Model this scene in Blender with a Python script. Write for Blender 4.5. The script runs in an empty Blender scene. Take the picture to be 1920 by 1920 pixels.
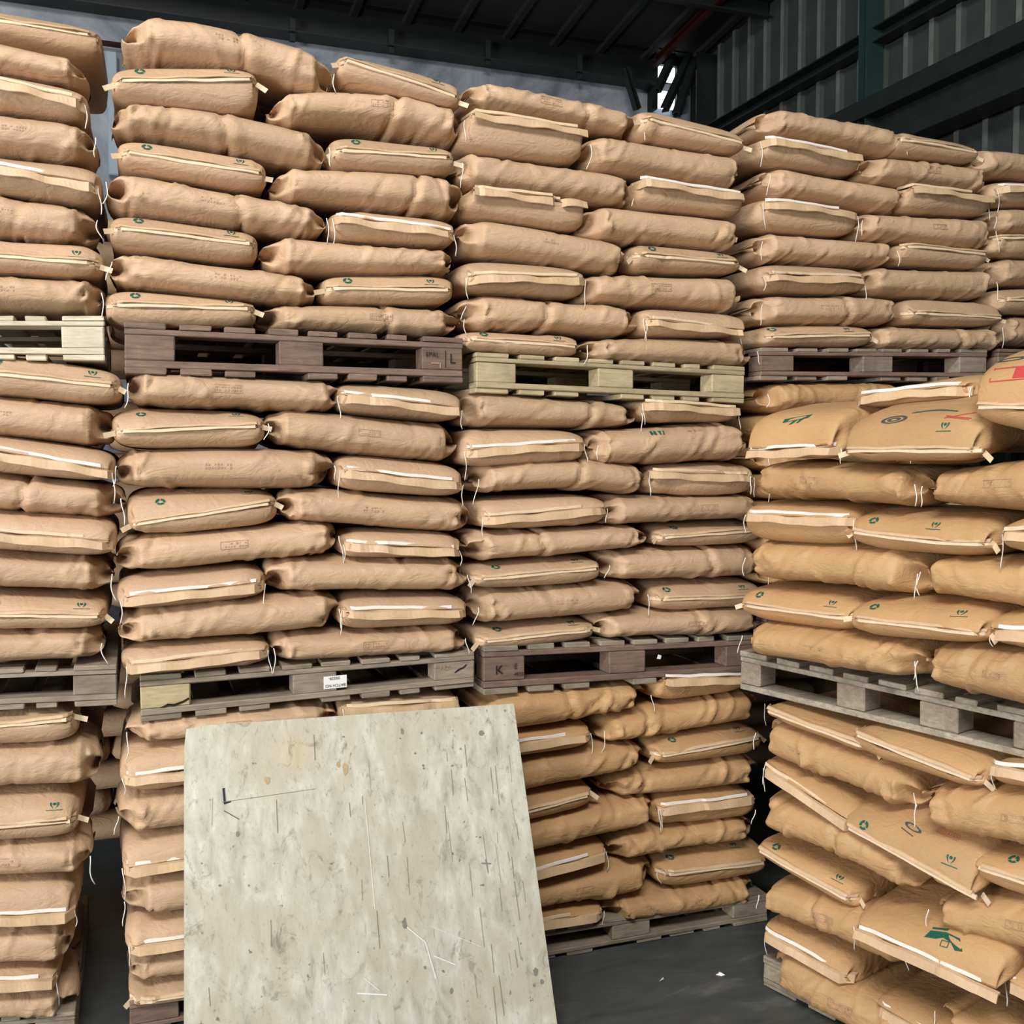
import bpy, math, random
import numpy as np
from mathutils import Vector
from mathutils.bvhtree import BVHTree

SC = bpy.context.scene
COL = SC.collection

# ------------------------------------------------------------------ camera
F = 1925.0
YAW, PITCH = math.radians(20.0), math.radians(-2.9)
CAM = np.array([0.0, -3.7, 2.0])
FWD = np.array([math.sin(YAW)*math.cos(PITCH), math.cos(YAW)*math.cos(PITCH), math.sin(PITCH)])
RGT = np.array([math.cos(YAW), -math.sin(YAW), 0.0])
UPV = np.cross(RGT, FWD)
cd = bpy.data.cameras.new('camera'); cam = bpy.data.objects.new('camera', cd); COL.objects.link(cam)
cd.sensor_width = 36; cd.lens = 36*F/1920; cd.clip_end = 200
cam.location = CAM.tolist()
cam.rotation_euler = (math.pi/2+PITCH, 0, -YAW)
SC.camera = cam

# ------------------------------------------------------------------ world, lights, exposure
w = bpy.data.worlds.new('world'); SC.world = w; w.use_nodes = True
w.node_tree.nodes['Background'].inputs[0].default_value = (0.75, 0.87, 1.0, 1)
w.node_tree.nodes['Background'].inputs[1].default_value = 0.06

def area(name, loc, target, sx, sy, power, col):
    l = bpy.data.lights.new(name, 'AREA'); l.shape = 'RECTANGLE'; l.size = sx; l.size_y = sy
    l.energy = power; l.color = col
    o = bpy.data.objects.new(name, l); COL.objects.link(o); o.location = loc
    o.rotation_euler = (Vector(target)-Vector(loc)).to_track_quat('-Z', 'Y').to_euler()
    return o
area('roof_skylight', (-1.2, -5.2, 7.0), (1.0, 0, 2.2), 4.0, 1.6, 520, (1.0, 0.975, 0.94))
area('doorway_daylight', (-6.6, -4.6, 2.2), (1.4, 0, 1.8), 3.2, 2.8, 480, (1.0, 0.98, 0.96))
SC.view_settings.view_transform = 'Standard'
SC.view_settings.look = 'None'
SC.view_settings.gamma = 1
SC.view_settings.use_curve_mapping = False
SC.view_settings.exposure = 0.48

# ------------------------------------------------------------------ materials
def srgb(r, g, b):
    f = lambda c: (c/255/12.92) if c/255 <= 0.04045 else ((c/255+0.055)/1.055)**2.4
    return (f(r), f(g), f(b), 1)

class NT:
    def __init__(s, name):
        s.m = bpy.data.materials.new(name); s.m.use_nodes = True
        s.t = s.m.node_tree; s.b = s.t.nodes['Principled BSDF']
    def n(s, typ, **kw):
        nd = s.t.nodes.new(typ)
        for k, v in kw.items():
            if k.startswith('i_'): nd.inputs[int(k[2:]) if k[2:].isdigit() else k[2:]].default_value = v
            else: setattr(nd, k, v)
        return nd
    def l(s, a, b): s.t.links.new(a, b)
    def ramp(s, fac, stops):
        r = s.t.nodes.new('ShaderNodeValToRGB'); s.l(fac, r.inputs[0])
        e = r.color_ramp.elements
        while len(e) < len(stops): e.new(0.5)
        for el, (p, c) in zip(e, stops): el.position = p; el.color = c
        return r.outputs[0]
    def coord(s, scale=(1, 1, 1), rot=(0, 0, 0), objrand=False):
        tc = s.n('ShaderNodeTexCoord'); mp = s.n('ShaderNodeMapping')
        mp.inputs['Scale'].default_value = scale; mp.inputs['Rotation'].default_value = rot
        s.l(tc.outputs['Object'], mp.inputs[0])
        if objrand:
            oi = s.n('ShaderNodeObjectInfo'); ml = s.n('ShaderNodeMath', operation='MULTIPLY', i_1=37.0)
            s.l(oi.outputs['Random'], ml.inputs[0]); s.l(ml.outputs[0], mp.inputs['Location'])
        return mp.outputs[0]
    def noise(s, vec, scale, detail=4, rough=0.5, dist=0.0):
        nd = s.n('ShaderNodeTexNoise'); nd.inputs['Scale'].default_value = scale
        nd.inputs['Detail'].default_value = detail; nd.inputs['Roughness'].default_value = rough
        nd.inputs['Distortion'].default_value = dist; s.l(vec, nd.inputs['Vector']); return nd.outputs['Fac']
    def mix(s, fac, a, b, mode='MIX'):
        m = s.n('ShaderNodeMix', data_type='RGBA', blend_type=mode)
        for sock, v in ((m.inputs[0], fac), (m.inputs[6], a), (m.inputs[7], b)):
            if hasattr(v, 'links'): s.l(v, sock)
            else: sock.default_value = v
        return m.outputs[2]
    def bump(s, h, strength, dist):
        b = s.n('ShaderNodeBump'); b.inputs['Strength'].default_value = strength; b.inputs['Distance'].default_value = dist
        s.l(h, b.inputs['Height']); s.l(b.outputs[0], s.b.inputs['Normal']); return b
    def out(s, col=None, rough=0.6, spec=0.4):
        if col is not None:
            if hasattr(col, 'links'): s.l(col, s.b.inputs['Base Color'])
            else: s.b.inputs['Base Color'].default_value = col
        s.b.inputs['Roughness'].default_value = rough
        s.b.inputs['Specular IOR Level'].default_value = spec
        return s.m

def kraft(name, c1, c2, c3):
    k = NT(name); v = k.coord(objrand=True)
    fine = k.noise(v, 420, 2, 0.7); big = k.noise(v, 5, 3, 0.5)
    c = k.ramp(big, [(0.25, c1), (0.7, c2)])
    c = k.mix(k.ramp(fine, [(0.3, (0, 0, 0, 1)), (0.75, (0.55, 0.55, 0.55, 1))]), c, c3)
    oi = k.n('ShaderNodeObjectInfo'); mr = k.n('ShaderNodeMapRange'); k.l(oi.outputs['Random'], mr.inputs[0])
    mr.inputs[3].default_value = 0.90; mr.inputs[4].default_value = 1.08
    hsv = k.n('ShaderNodeHueSaturation'); k.l(c, hsv.inputs['Color']); k.l(mr.outputs[0], hsv.inputs['Value'])
    # crinkle bump: stretched ridged noise + micro fibre
    v2 = k.coord((1, 1, 2.2), (0.3, 0.5, 0.6), objrand=True)
    n1 = k.noise(v2, 8.5, 3, 0.55, 1.2); n2 = k.noise(v2, 34, 3, 0.6, 0.6)
    r1 = k.n('ShaderNodeMath', operation='SUBTRACT', i_1=0.5); k.l(n1, r1.inputs[0])
    r2 = k.n('ShaderNodeMath', operation='ABSOLUTE'); k.l(r1.outputs[0], r2.inputs[0])
    r3 = k.n('ShaderNodeMath', operation='MULTIPLY_ADD', i_1=0.28); k.l(n2, r3.inputs[0]); k.l(r2.outputs[0], r3.inputs[2])
    r4 = k.n('ShaderNodeMath', operation='MULTIPLY_ADD', i_1=0.03); k.l(fine, r4.inputs[0]); k.l(r3.outputs[0], r4.inputs[2])
    k.bump(r4.outputs[0], 0.5, 0.014)
    return k.out(hsv.outputs[0], 0.55, 0.35)
M = {}
M['kraft_pink'] = kraft('kraft_paper', srgb(190, 160, 129), srgb(203, 173, 141), srgb(172, 140, 109))
M['kraft_dim_ochre'] = kraft('kraft_paper_dim_ochre', srgb(184, 146, 102), srgb(196, 159, 114), srgb(168, 130, 88))  # ochre tint; dimmer light on right and lower-middle sacks put into the colour
def plain(name, c, rough=0.6, spec=0.3, var=0.12, scale=60):
    k = NT(name); f = k.noise(k.coord(), scale, 3, 0.6)
    d = tuple(x*(1-var) for x in c[:3])+(1,)
    return k.out(k.ramp(f, [(0.3, d), (0.7, c)]), rough, spec)
M['flap'] = plain('flap_kraft', srgb(208, 178, 142), 0.45)
M['cream'] = plain('cream_tape', srgb(222, 200, 168), 0.5)
M['white_tape'] = plain('white_tape', srgb(238, 230, 222), 0.25, 0.6, 0.06)
M['thread'] = plain('sewing_thread', srgb(240, 236, 226), 0.7)
M['green'] = plain('green_ink', srgb(30, 96, 82), 0.6, 0.3, 0.3, 300)
M['dark_ink'] = plain('dark_ink', srgb(78, 84, 86), 0.6, 0.3, 0.3, 300)
M['red'] = plain('red_ink', srgb(196, 74, 70), 0.6, 0.3, 0.25, 300)
M['red_soft'] = plain('faded_red_ink', srgb(196, 120, 100), 0.6, 0.3, 0.2, 300)
M['stamp'] = plain('stamp_ink', srgb(178, 142, 116), 0.6, 0.3, 0.1, 200)
M['blackink'] = plain('marker_ink', srgb(35, 36, 52), 0.5)
M['tan_stain'] = plain('tan_stain', srgb(190, 168, 128), 0.6, 0.3, 0.2, 90)
M['grey_stain'] = plain('grey_stain', srgb(140, 140, 128), 0.6, 0.3, 0.25, 120)
M['grain_dark'] = plain('grain_dark', srgb(142, 134, 112), 0.7, 0.3, 0.2, 90)
M['label'] = plain('label_paper', srgb(236, 236, 232), 0.5, 0.3, 0.03)
def wood(name, ca, cb, cc, dirt):
    k = NT(name); v = k.coord((3, 14, 26), objrand=True)
    g = k.noise(v, 3.2, 6, 0.65, 0.6); c = k.ramp(g, [(0.2, cc), (0.5, ca), (0.8, cb)])
    d = k.noise(k.coord(objrand=True), 7, 5, 0.65)
    c = k.mix(k.ramp(d, [(0.42, (0, 0, 0, 1)), (0.75, (dirt, dirt, dirt, 1))]), c, srgb(70, 62, 56))
    oi = k.n('ShaderNodeObjectInfo'); mr = k.n('ShaderNodeMapRange'); k.l(oi.outputs['Random'], mr.inputs[0])
    mr.inputs[3].default_value = 0.82; mr.inputs[4].default_value = 1.12
    hsv = k.n('ShaderNodeHueSaturation'); k.l(c, hsv.inputs['Color']); k.l(mr.outputs[0], hsv.inputs['Value'])
    k.bump(g, 0.4, 0.004); return k.out(hsv.outputs[0], 0.75, 0.25)
M['w_pale'] = wood('pale_pallet_wood', srgb(206, 197, 174), srgb(224, 217, 196), srgb(184, 168, 140), 0.25)
M['w_dark'] = wood('dark_brown_pallet_wood', srgb(128, 106, 92), srgb(148, 126, 108), srgb(96, 78, 68), 0.5)
M['w_yellow'] = wood('yellow_pallet_wood', srgb(188, 172, 138), srgb(206, 192, 160), srgb(160, 138, 104), 0.35)
M['w_grey'] = wood('grey_pallet_wood', srgb(150, 138, 120), srgb(170, 160, 142), srgb(120, 108, 94), 0.45)
M['w_weather'] = wood('weathered_pallet_wood', srgb(166, 158, 140), srgb(192, 186, 168), srgb(122, 116, 104), 0.55)
M['w_split'] = wood('split_yellow_wood', srgb(196, 178, 138), srgb(212, 198, 160), srgb(166, 142, 104), 0.2)
M['void'] = plain('crack_dark', srgb(40, 28, 20), 0.9)

def board_mat():
    k = NT('stained_plywood')
    v = k.coord((11, 11, 0.9)); vs = k.coord((1, 1, 1))
    g = k.noise(v, 2.0, 6, 0.6, 0.4)
    c = k.ramp(g, [(0.25, srgb(158, 155, 138)), (0.42, srgb(188, 187, 170)), (0.6, srgb(206, 206, 190)), (0.78, srgb(226, 227, 213))])
    b = k.noise(k.coord((2.2, 2.2, 1.0)), 2.4, 4, 0.6, 0.5)
    c = k.mix(k.ramp(b, [(0.45, (0, 0, 0, 1)), (0.55, (0.6, 0.6, 0.6, 1))]), c, srgb(186, 178, 156))
    y = k.noise(vs, 2.1, 3, 0.5, 0.3)
    c = k.mix(k.ramp(y, [(0.60, (0, 0, 0, 1)), (0.74, (0.5, 0.5, 0.5, 1))]), c, srgb(214, 190, 134))
    s = k.noise(k.coord((6, 6, 2.6)), 3.0, 8, 0.72, 1.2)
    c = k.mix(k.ramp(s, [(0.56, (0, 0, 0, 1)), (0.70, (0.8, 0.8, 0.8, 1))]), c, srgb(122, 118, 102))
    f = k.noise(k.coord((60, 60, 5)), 2.0, 4, 0.6)
    c = k.mix(k.ramp(f, [(0.60, (0, 0, 0, 1)), (0.72, (0.5, 0.5, 0.5, 1))]), c, srgb(140, 130, 108))
    sp = k.noise(vs, 38, 2, 0.5)
    c = k.mix(k.ramp(sp, [(0.70, (0, 0, 0, 1)), (0.76, (0.8, 0.8, 0.8, 1))]), c, srgb(105, 98, 84))
    k.bump(g, 0.25, 0.003); return k.out(c, 0.6, 0.3)
M['board'] = board_mat()
def floor_mat():
    k = NT('dusty_concrete'); v = k.coord((1.5, 4, 1), (0, 0, 0.5))
    g = k.noise(v, 1.6, 8, 0.65, 0.8); c = k.ramp(g, [(0.3, srgb(58, 64, 64)), (0.6, srgb(78, 82, 81)), (0.85, srgb(122, 125, 122))])
    k.bump(g, 0.3, 0.01); return k.out(c, 0.5, 0.4)
M['floor'] = floor_mat()
def wallw():
    k = NT('whitewashed_wall'); g = k.noise(k.coord(), 1.4, 7, 0.65, 0.8)
    c = k.ramp(g, [(0.3, srgb(96, 104, 112)), (0.5, srgb(150, 158, 168)), (0.7, srgb(182, 188, 194))])
    k.bump(g, 0.5, 0.03); return k.out(c, 0.85, 0.2)
M['wallw'] = wallw()
M['sheet'] = plain('corrugated_sheet', srgb(62, 69, 66), 0.6, 0.4, 0.3, 3)
M['rib_top'] = plain('pale_rib_top', srgb(116, 122, 117), 0.6, 0.3, 0.4, 5)  # rib tops paler than the sheet between them
M['roof'] = plain('roof_sheet', srgb(50, 54, 50), 0.7, 0.3, 0.35, 2)
M['steel'] = plain('dark_steel', srgb(34, 39, 39), 0.55, 0.4, 0.3, 8)
M['greensteel'] = plain('green_painted_steel', srgb(40, 60, 60), 0.5, 0.4, 0.2, 8)
M['redsteel'] = plain('red_oxide_steel', srgb(70, 30, 26), 0.6, 0.3, 0.2, 8)
M['bluewhite'] = plain('pale_blue_paint', srgb(170, 186, 200), 0.5, 0.3, 0.1, 8)
def emis(name, c, s):
    k = NT(name); k.b.inputs['Emission Color'].default_value = c; k.b.inputs['Emission Strength'].default_value = s
    return k.out(c)
M['sky'] = emis('daylight_outside', (0.8, 0.92, 1, 1), 1.6)

# ------------------------------------------------------------------ mesh helpers
def mesh_obj(name, verts, faces, mat, parent=None, origin=None, smooth=False):
    v = np.asarray(verts, float)
    if origin is not None: v = v - np.asarray(origin)
    me = bpy.data.meshes.new(name)
    if isinstance(faces, np.ndarray):
        n, k = faces.shape
        me.vertices.add(len(v)); me.vertices.foreach_set('co', v.astype(np.float32).ravel())
        me.loops.add(n*k); me.loops.foreach_set('vertex_index', faces.astype(np.int32).ravel())
        me.polygons.add(n); me.polygons.foreach_set('loop_start', np.arange(0, n*k, k, dtype=np.int32))
        try: me.polygons.foreach_set('loop_total', np.full(n, k, dtype=np.int32))
        except Exception: pass
        me.update(calc_edges=True); me.validate()
    else:
        me.from_pydata(v.tolist(), [], faces)
    if smooth: me.polygons.foreach_set('use_smooth', [True]*len(me.polygons))
    me.materials.append(mat)
    o = bpy.data.objects.new(name, me); COL.objects.link(o)
    if parent is not None: o.parent = parent
    return o
def empty(name, loc, label=None, cat=None, group=None):
    o = bpy.data.objects.new(name, None); COL.objects.link(o); o.location = [float(c) for c in loc]
    o.empty_display_size = 0.1
    if label: o['label'] = label
    if cat: o['category'] = cat
    if group: o['group'] = group
    return o
def tag(o, label=None, cat=None, group=None, kind=None):
    for k, v in (('label', label), ('category', cat), ('group', group), ('kind', kind)):
        if v: o[k] = v
    return o
def unproj(px, py, P0, N):
    d = FWD*F + RGT*(px-960) + UPV*(960-py)
    t = np.dot(P0-CAM, N)/np.dot(d, N)
    return CAM + d*t
BOXF = [(0, 3, 2, 1), (4, 5, 6, 7), (0, 1, 5, 4), (1, 2, 6, 5), (2, 3, 7, 6), (3, 0, 4, 7)]
def bevbox(x0, x1, y0, y1, z0, z1, b=0.003, rnd=None):
    """chamfered box; returns verts, faces in local coordinates"""
    import bmesh
    bm = bmesh.new()
    vs = [bm.verts.new(p) for p in ((x0, y0, z0), (x1, y0, z0), (x1, y1, z0), (x0, y1, z0), (x0, y0, z1), (x1, y0, z1), (x1, y1, z1), (x0, y1, z1))]
    for f in BOXF: bm.faces.new([vs[i] for i in f])
    if b > 0: bmesh.ops.bevel(bm, geom=list(bm.edges), offset=b, segments=1, affect='EDGES')
    if rnd:
        for v in bm.verts: v.co += Vector((rnd.uniform(-1, 1), rnd.uniform(-1, 1), rnd.uniform(-1, 1)))*0.0012
    bm.verts.index_update()
    V = [tuple(v.co) for v in bm.verts]; Fc = [tuple(v.index for v in f.verts) for f in bm.faces]
    bm.free(); return V, Fc
def tube(pts, r, n=6):
    pts = [np.asarray(p, float) for p in pts]; V = []; Fc = []
    for i, p in enumerate(pts):
        t = pts[min(i+1, len(pts)-1)]-pts[max(i-1, 0)]; t /= np.linalg.norm(t)+1e-9
        a = np.cross(t, [0.3, 0.9, 0.1]); a /= np.linalg.norm(a); b = np.cross(t, a)
        for j in range(n):
            an = 2*math.pi*j/n; V.append(p+r*(a*math.cos(an)+b*math.sin(an)))
    for i in range(len(pts)-1):
        for j in range(n):
            k = (j+1) % n; Fc.append((i*n+j, i*n+k, (i+1)*n+k, (i+1)*n+j))
    Fc.append(tuple(range(n-1, -1, -1))); Fc.append(tuple((len(pts)-1)*n+j for j in range(n)))
    return V, Fc

# ------------------------------------------------------------------ stacks (frame: origin, direction along the face, inward normal)
class Stack:
    def __init__(s, o, ang):
        s.o = np.array([o[0], o[1], 0.0]); a = math.radians(ang)
        s.ex = np.array([math.cos(a), math.sin(a), 0]); s.ey = np.array([-math.sin(a), math.cos(a), 0])
    def face(s, px, py, off=0.0):
        p = unproj(px, py, s.o + s.ey*off, s.ey)-s.o
        return float(np.dot(p, s.ex)), float(p[2])
    def w(s, x, y, z):
        x = np.asarray(x, float); y = np.asarray(y, float); z = np.asarray(z, float)
        return s.o + x[..., None]*s.ex + y[..., None]*s.ey + z[..., None]*np.array([0, 0, 1.0])
WALLF = Stack((0, 0), 0)
ESTK = Stack((2.15, -0.34), -73.6)

NA, NC = 80, 50
def gridfaces():
    i = np.arange(NA)[:, None]; j = np.arange(NC)[None, :]; k = (j+1) % NC
    q = np.stack([i*NC+j, (i+1)*NC+j, (i+1)*NC+k, i*NC+k], -1).reshape(-1, 4)
    return q
GF = gridfaces()
def sstep(a, b, x):
    t = np.clip((x-a)/(b-a), 0, 1); return t*t*(3-2*t)

PRINT = {}
def ring(cx, cz, r):
    out = []
    for g in range(3):
        a0 = math.radians(90+g*120+10); a1 = math.radians(90+g*120+112)
        n = 7
        for i in range(n):
            b0 = a0+(a1-a0)*i/n; b1 = a0+(a1-a0)*(i+1)/n
            w0 = 0.50 if i < n-2 else 0.38
            out.append([(cx+r*math.cos(b0), cz+r*math.sin(b0)), (cx+r*math.cos(b1), cz+r*math.sin(b1)),
                        (cx+w0*r*math.cos(b1), cz+w0*r*math.sin(b1)), (cx+w0*r*math.cos(b0), cz+w0*r*math.sin(b0))])
    return out
def rect(cx, cz, w, h, sk=0.0, n=4):
    out = []
    for i in range(n):
        a = -w/2+w*i/n; b = -w/2+w*(i+1)/n
        out.append([(cx+a, cz-h/2+sk*a), (cx+b, cz-h/2+sk*b), (cx+b, cz+h/2+sk*b), (cx+a, cz+h/2+sk*a)])
    return out
def frame(cx, cz, w, h, t, sk=0.0):
    return rect(cx, cz+h/2, w, t, sk)+rect(cx, cz-h/2, w, t, sk)+[[(cx+s*w/2-t/2, cz-h/2), (cx+s*w/2+t/2, cz-h/2), (cx+s*w/2+t/2, cz+h/2), (cx+s*w/2-t/2, cz+h/2)] for s in (-1, 1)]
def globe(cx, cz, r):
    o = rect(cx, cz-r*1.5, r*4, r*0.22)
    for s in (-1, 1):   # two cupped leaves
        for i in range(5):
            t0, t1 = i/5, (i+1)/5
            def P(t, k): return (cx+s*(0.15*r+r*0.95*math.sin(t*1.9)*k), cz-r+2*r*t*0.95)
            o.append([P(t0, 0.55), P(t0, 1), P(t1, 1), P(t1, 0.55)][::s])
    n = 8; o.append([(cx+0.42*r*math.cos(2*math.pi*i/n), cz+0.45*r+0.42*r*math.sin(2*math.pi*i/n)) for i in range(n)])
    return o
def ellring(cx, cz, a, b, k, n=16, sk=0.0):
    out = []
    for i in range(n):
        t0 = 2*math.pi*i/n; t1 = 2*math.pi*(i+1)/n
        P = lambda t, m: (cx+a*m*math.cos(t), cz+b*m*math.sin(t)+sk*a*m*math.cos(t))
        out.append([P(t0, k), P(t0, 1), P(t1, 1), P(t1, k)])
    return out

BAGN = [0]
def make_bag(st, kind, quad, label, group, mat, opt):
    """kind L: long side to the viewer; T: sewn mouth with a folded flap; G: taped factory end with green prints"""
    BAGN[0] += 1; rs = random.Random(BAGN[0]*7919+13); rg = np.random.RandomState(BAGN[0]*31+5)
    xl, tl, bl, xr, tr, br = quad
    off = opt.get('y', 0.0)
    fo = rs.uniform(-0.012, 0.012)+off
    X0, ZT0 = st.face(xl, tl, fo+0.03); _, ZB0 = st.face(xl, bl, fo+0.03)
    X1, ZT1 = st.face(xr, tr, fo+0.03); _, ZB1 = st.face(xr, br, fo+0.03)
    W = X1-X0
    D = 0.45 if kind == 'L' else 0.74
    D = opt.get('d', D)
    hump = opt.get('h', rs.uniform(-0.002, 0.002))
    tilt = opt.get('t', rs.uniform(-0.01, 0.015))
    # parameters along the bag, denser near the ends
    u = np.linspace(-1, 1, NA+1); a = np.sign(u)*(1-(1-np.abs(u))**1.6); a = np.clip(a, -0.9995, 0.9995)
    ph = np.linspace(0, 2*math.pi, NC, endpoint=False)
    A, PH = np.meshgrid(a, ph, indexing='ij')
    c, s_ = np.cos(PH), np.sin(PH)
    if kind == 'L':
        n1, n2 = 2.6, 3.0
        cc = np.sign(c)*np.abs(c)**(2/n1); ss = np.sign(s_)*np.abs(s_)**(2/n2)
        e = np.abs(A); pr = np.ones_like(A); dep = cc*0.5*D
        for sd in (-1, 1):
            m_ = (A*sd > 0)
            e0 = rs.uniform(0.77, 0.86); h1 = rs.uniform(0.42, 0.72); zo = rs.uniform(-0.35, 0.25)
            q = np.clip((e-e0)/(1-e0), 0, 1)
            prs = 1-(1-h1)*q**rs.uniform(1.1, 2.0); prs = prs*np.maximum((1-q**14)**0.5, 0.10)
            prs = prs*(1-0.05*np.clip((e-0.55)/(e0-0.55), 0, 1)**2)
            pr = np.where(m_, prs, pr)
            fc = np.sign(cc)*np.clip(np.abs(cc)*1.7, 0, 1)
            # whole end panel steps back behind a crease, pocket folded in between two lips
            wv = np.clip(1-np.abs(ss-zo)/rs.uniform(0.5, 0.85), 0, 1)**0.85
            q2 = np.clip((e-e0-0.02)/(0.10), 0, 1)
            pk = rs.uniform(0.10, 0.16)
            stp = rs.uniform(0.014, 0.032)*np.clip((e-e0)/0.03, 0, 1)
            dep = dep - np.where(m_, fc*(q2*pk*wv+stp+0.035*q**2), 0)
            # dark crease line running into the body from the pocket
            ln = np.clip(1-np.abs(e-(e0-0.02))/0.10, 0, 1)*np.exp(-((ss-zo)/0.11)**2)
            dep = dep - np.where(m_, fc*0.017*ln, 0)
            for k_ in range(3):
                a0 = rs.uniform(e0-0.06, 0.97); z0 = rs.uniform(-0.8, 0.8); am = rs.choice((-1, 1))*rs.uniform(0.010, 0.022)
                sk_ = rs.uniform(-0.12, 0.12)
                dep = dep + np.where(m_, fc*am*np.clip(1-np.abs(e-a0-sk_*ss)/0.035, 0, 1)*np.clip(1-np.abs(ss-z0)/0.45, 0, 1), 0)
        g = sstep(0.8, 0.98, e); zz = ss*0.5*pr
        ya = dep+0.5*D; t01 = (A+1)/2
        xx = X0+W*t01 + 0.008*np.sin(PH*2+rs.uniform(0, 6))*g
        S = A*W/2; T = cc*0.1+ss*0.08
    else:
        n1, n2 = 5.0, 3.4
        sl, sr = opt.get('s', (rs.uniform(0.42, 0.58),)*2 if kind == 'T' else (rs.uniform(0.36, 0.46),)*2)
        high = (ZB0+ZB1)/2 > 2.15; up = ((9.0 if high else 3.2) if kind == 'G' else 6.5); lo = 13.0
        front = A < 0
        e = np.abs(A)
        pu = np.maximum((1-e**up)**0.5, 0.04); pl = np.maximum((1-e**lo)**0.5, 0.04)
        pr = np.where(s_ > 0, pu, pl)
        cc = np.sign(c)*np.abs(c)**(2/n1); ss = np.sign(s_)*np.abs(s_)**(2/n2)
        xw = cc*0.5*(1-0.05*e**10)*(0.985)
        t01 = xw+0.5
        seam = sl+(sr-sl)*t01
        zz = np.where(s_ > 0, ss*pu*0.5, ss*pl*0.5)
        kf = e**9*front
        # blend mid line towards the seam height at the front end
        zz = zz + (seam-0.5)*kf*(1-np.abs(ss)*pr)
        ya = (A+1)/2*D + 0.010*np.abs(cc)**6*kf + (0.05*kf*np.maximum(ss*pu, 0) if kind == 'G' and high else 0)
        xx = X0+W*t01
        # side gusset tuck near the front end
        g = sstep(0.80, 0.99, e)
        xx = xx - np.sign(cc)*np.clip(np.abs(cc)*1.3-0.3, 0, 1)*g*0.035*np.clip(1-np.abs(ss)/0.7, 0, 1)
        S = A*D/2; T = cc*0.12+ss*0.08
    zb = ZB0+(ZB1-ZB0)*t01; zt = ZT0+(ZT1-ZT0)*t01
    th = zt-zb
    zmid = (zb+zt)/2 + hump*(1-(2*t01-1)**2)*(1 if kind == 'L' else 0.6)
    z = zmid + zz*th*0.995 + tilt*np.minimum(ya, 0.30)
    # outward direction (approx) for wrinkles
    if kind == 'L': nx, ny, nz = 0*A, np.sign(cc)*np.abs(cc)**2, np.sign(ss)*np.abs(ss)**2
    else: nx, ny, nz = np.sign(cc)*np.abs(cc)**3, -(e**12)*front, np.sign(ss)*np.abs(ss)**2*0.8
    disp = np.zeros_like(A); RM = 1.7 if mat.name.endswith('ochre') else 1.0
    # broad dents
    for q in range(4):
        fx, ft = rg.uniform(5, 16), rg.uniform(5, 18)
        disp += 0.0028*np.sin(S*fx+rg.uniform(0, 6))*np.sin(T*ft+rg.uniform(0, 6))
    # creases
    if kind == 'L':
        for q in range(rs.randint(9, 14)):
            s0 = rs.uniform(-0.46, 0.46)*W; t0 = rs.uniform(-0.08, 0.08); th0 = rs.choice((1, 1, 1, -1))*rs.uniform(0.5, 1.2)
            Ls, ws, am = rs.uniform(0.02, 0.075), rs.uniform(0.007, 0.014), rs.choice((-1, 1, 1))*rs.uniform(0.004, 0.011)
            Tz = ss*0.065
            dp = (S-s0)*math.sin(th0)-(Tz-t0)*math.cos(th0); dl = (S-s0)*math.cos(th0)+(Tz-t0)*math.sin(th0)
            disp += am*np.exp(-(dp/ws)**2-(dl/Ls)**2)*(1-1.2*(dp/ws)**2*0.4)*RM
        if opt.get('k') is not None or rs.random() < 0.16:   # buckle
            kp = opt.get('k') or rs.uniform(0.35, 0.7)
            d0 = (S-(kp*2-1)*W/2) + 0.25*(ss*0.065)*rs.choice((-1, 1)) + 0.006*np.sin(ss*7)
            disp += -0.020*np.exp(-(d0/0.009)**2) + 0.008*np.exp(-((d0-0.03)/0.03)**2)
        # folds radiating from the tips
        for sd in (-1, 1):
            tip = np.where(sd*A > 0, 1, 0)
            rr = np.abs(W/2-sd*S)+1e-3; an = np.arctan2(ss*0.06, rr)
            disp += tip*0.0045*np.sin(an*rs.uniform(7, 11)+rs.uniform(0, 6))*np.exp(-((rr-0.07)/0.06)**2)
    else:
        for q in range(rs.randint(6, 10)):
            x0 = rs.uniform(-0.2, 0.2); z0 = rs.uniform(-0.06, 0.06); th0 = rs.uniform(-0.9, 0.9)
            Xf = (t01-0.5)*W; Zf = ss*0.06
            Ls, ws, am = rs.uniform(0.02, 0.07), rs.uniform(0.008, 0.015), rs.choice((-1, 1))*rs.uniform(0.004, 0.010)
            dp = (Xf-x0)*math.sin(th0)-(Zf-z0)*math.cos(th0); dl = (Xf-x0)*math.cos(th0)+(Zf-z0)*math.sin(th0)
            disp += am*np.exp(-(dp/ws)**2-(dl/Ls)**2)*front*(e > 0.6)
    for q in range(2):
        th0 = rs.choice((1, 1, -1))*rs.uniform(0.6, 1.1); fr_ = rs.uniform(75, 130)
        Tz = ss*0.065; wv = (S*math.sin(th0)-Tz*math.cos(th0))*fr_+1.6*np.sin(S*14+rs.uniform(0, 6))
        mk = np.exp(-((S-rs.uniform(-0.4, 0.4)*(W if kind == 'L' else D))/0.13)**2)*np.exp(-((ss-rs.uniform(-0.7, 0.2))/0.45)**2)
        disp += RM*0.0042*(np.abs(np.sin(wv))**0.7-0.5)*mk
    xx = xx+nx*disp; z = z+nz*disp*0.8
    if kind == 'L':
        yy = ya + ny*disp
    else:
        yy = ya + ny*disp
    yy = yy + fo
    V = st.w(xx, yy, z).reshape(-1, 3)
    cap0 = np.array([[(NC-1-j) for j in range(NC)]]); cap1 = np.array([[NA*NC+j for j in range(NC)]])
    base = st.w(np.array(X0+W/2), np.array(fo+D/2), np.array(min(ZB0, ZB1)))
    root = empty('paper_sack', base, label, 'sack', group)
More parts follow.
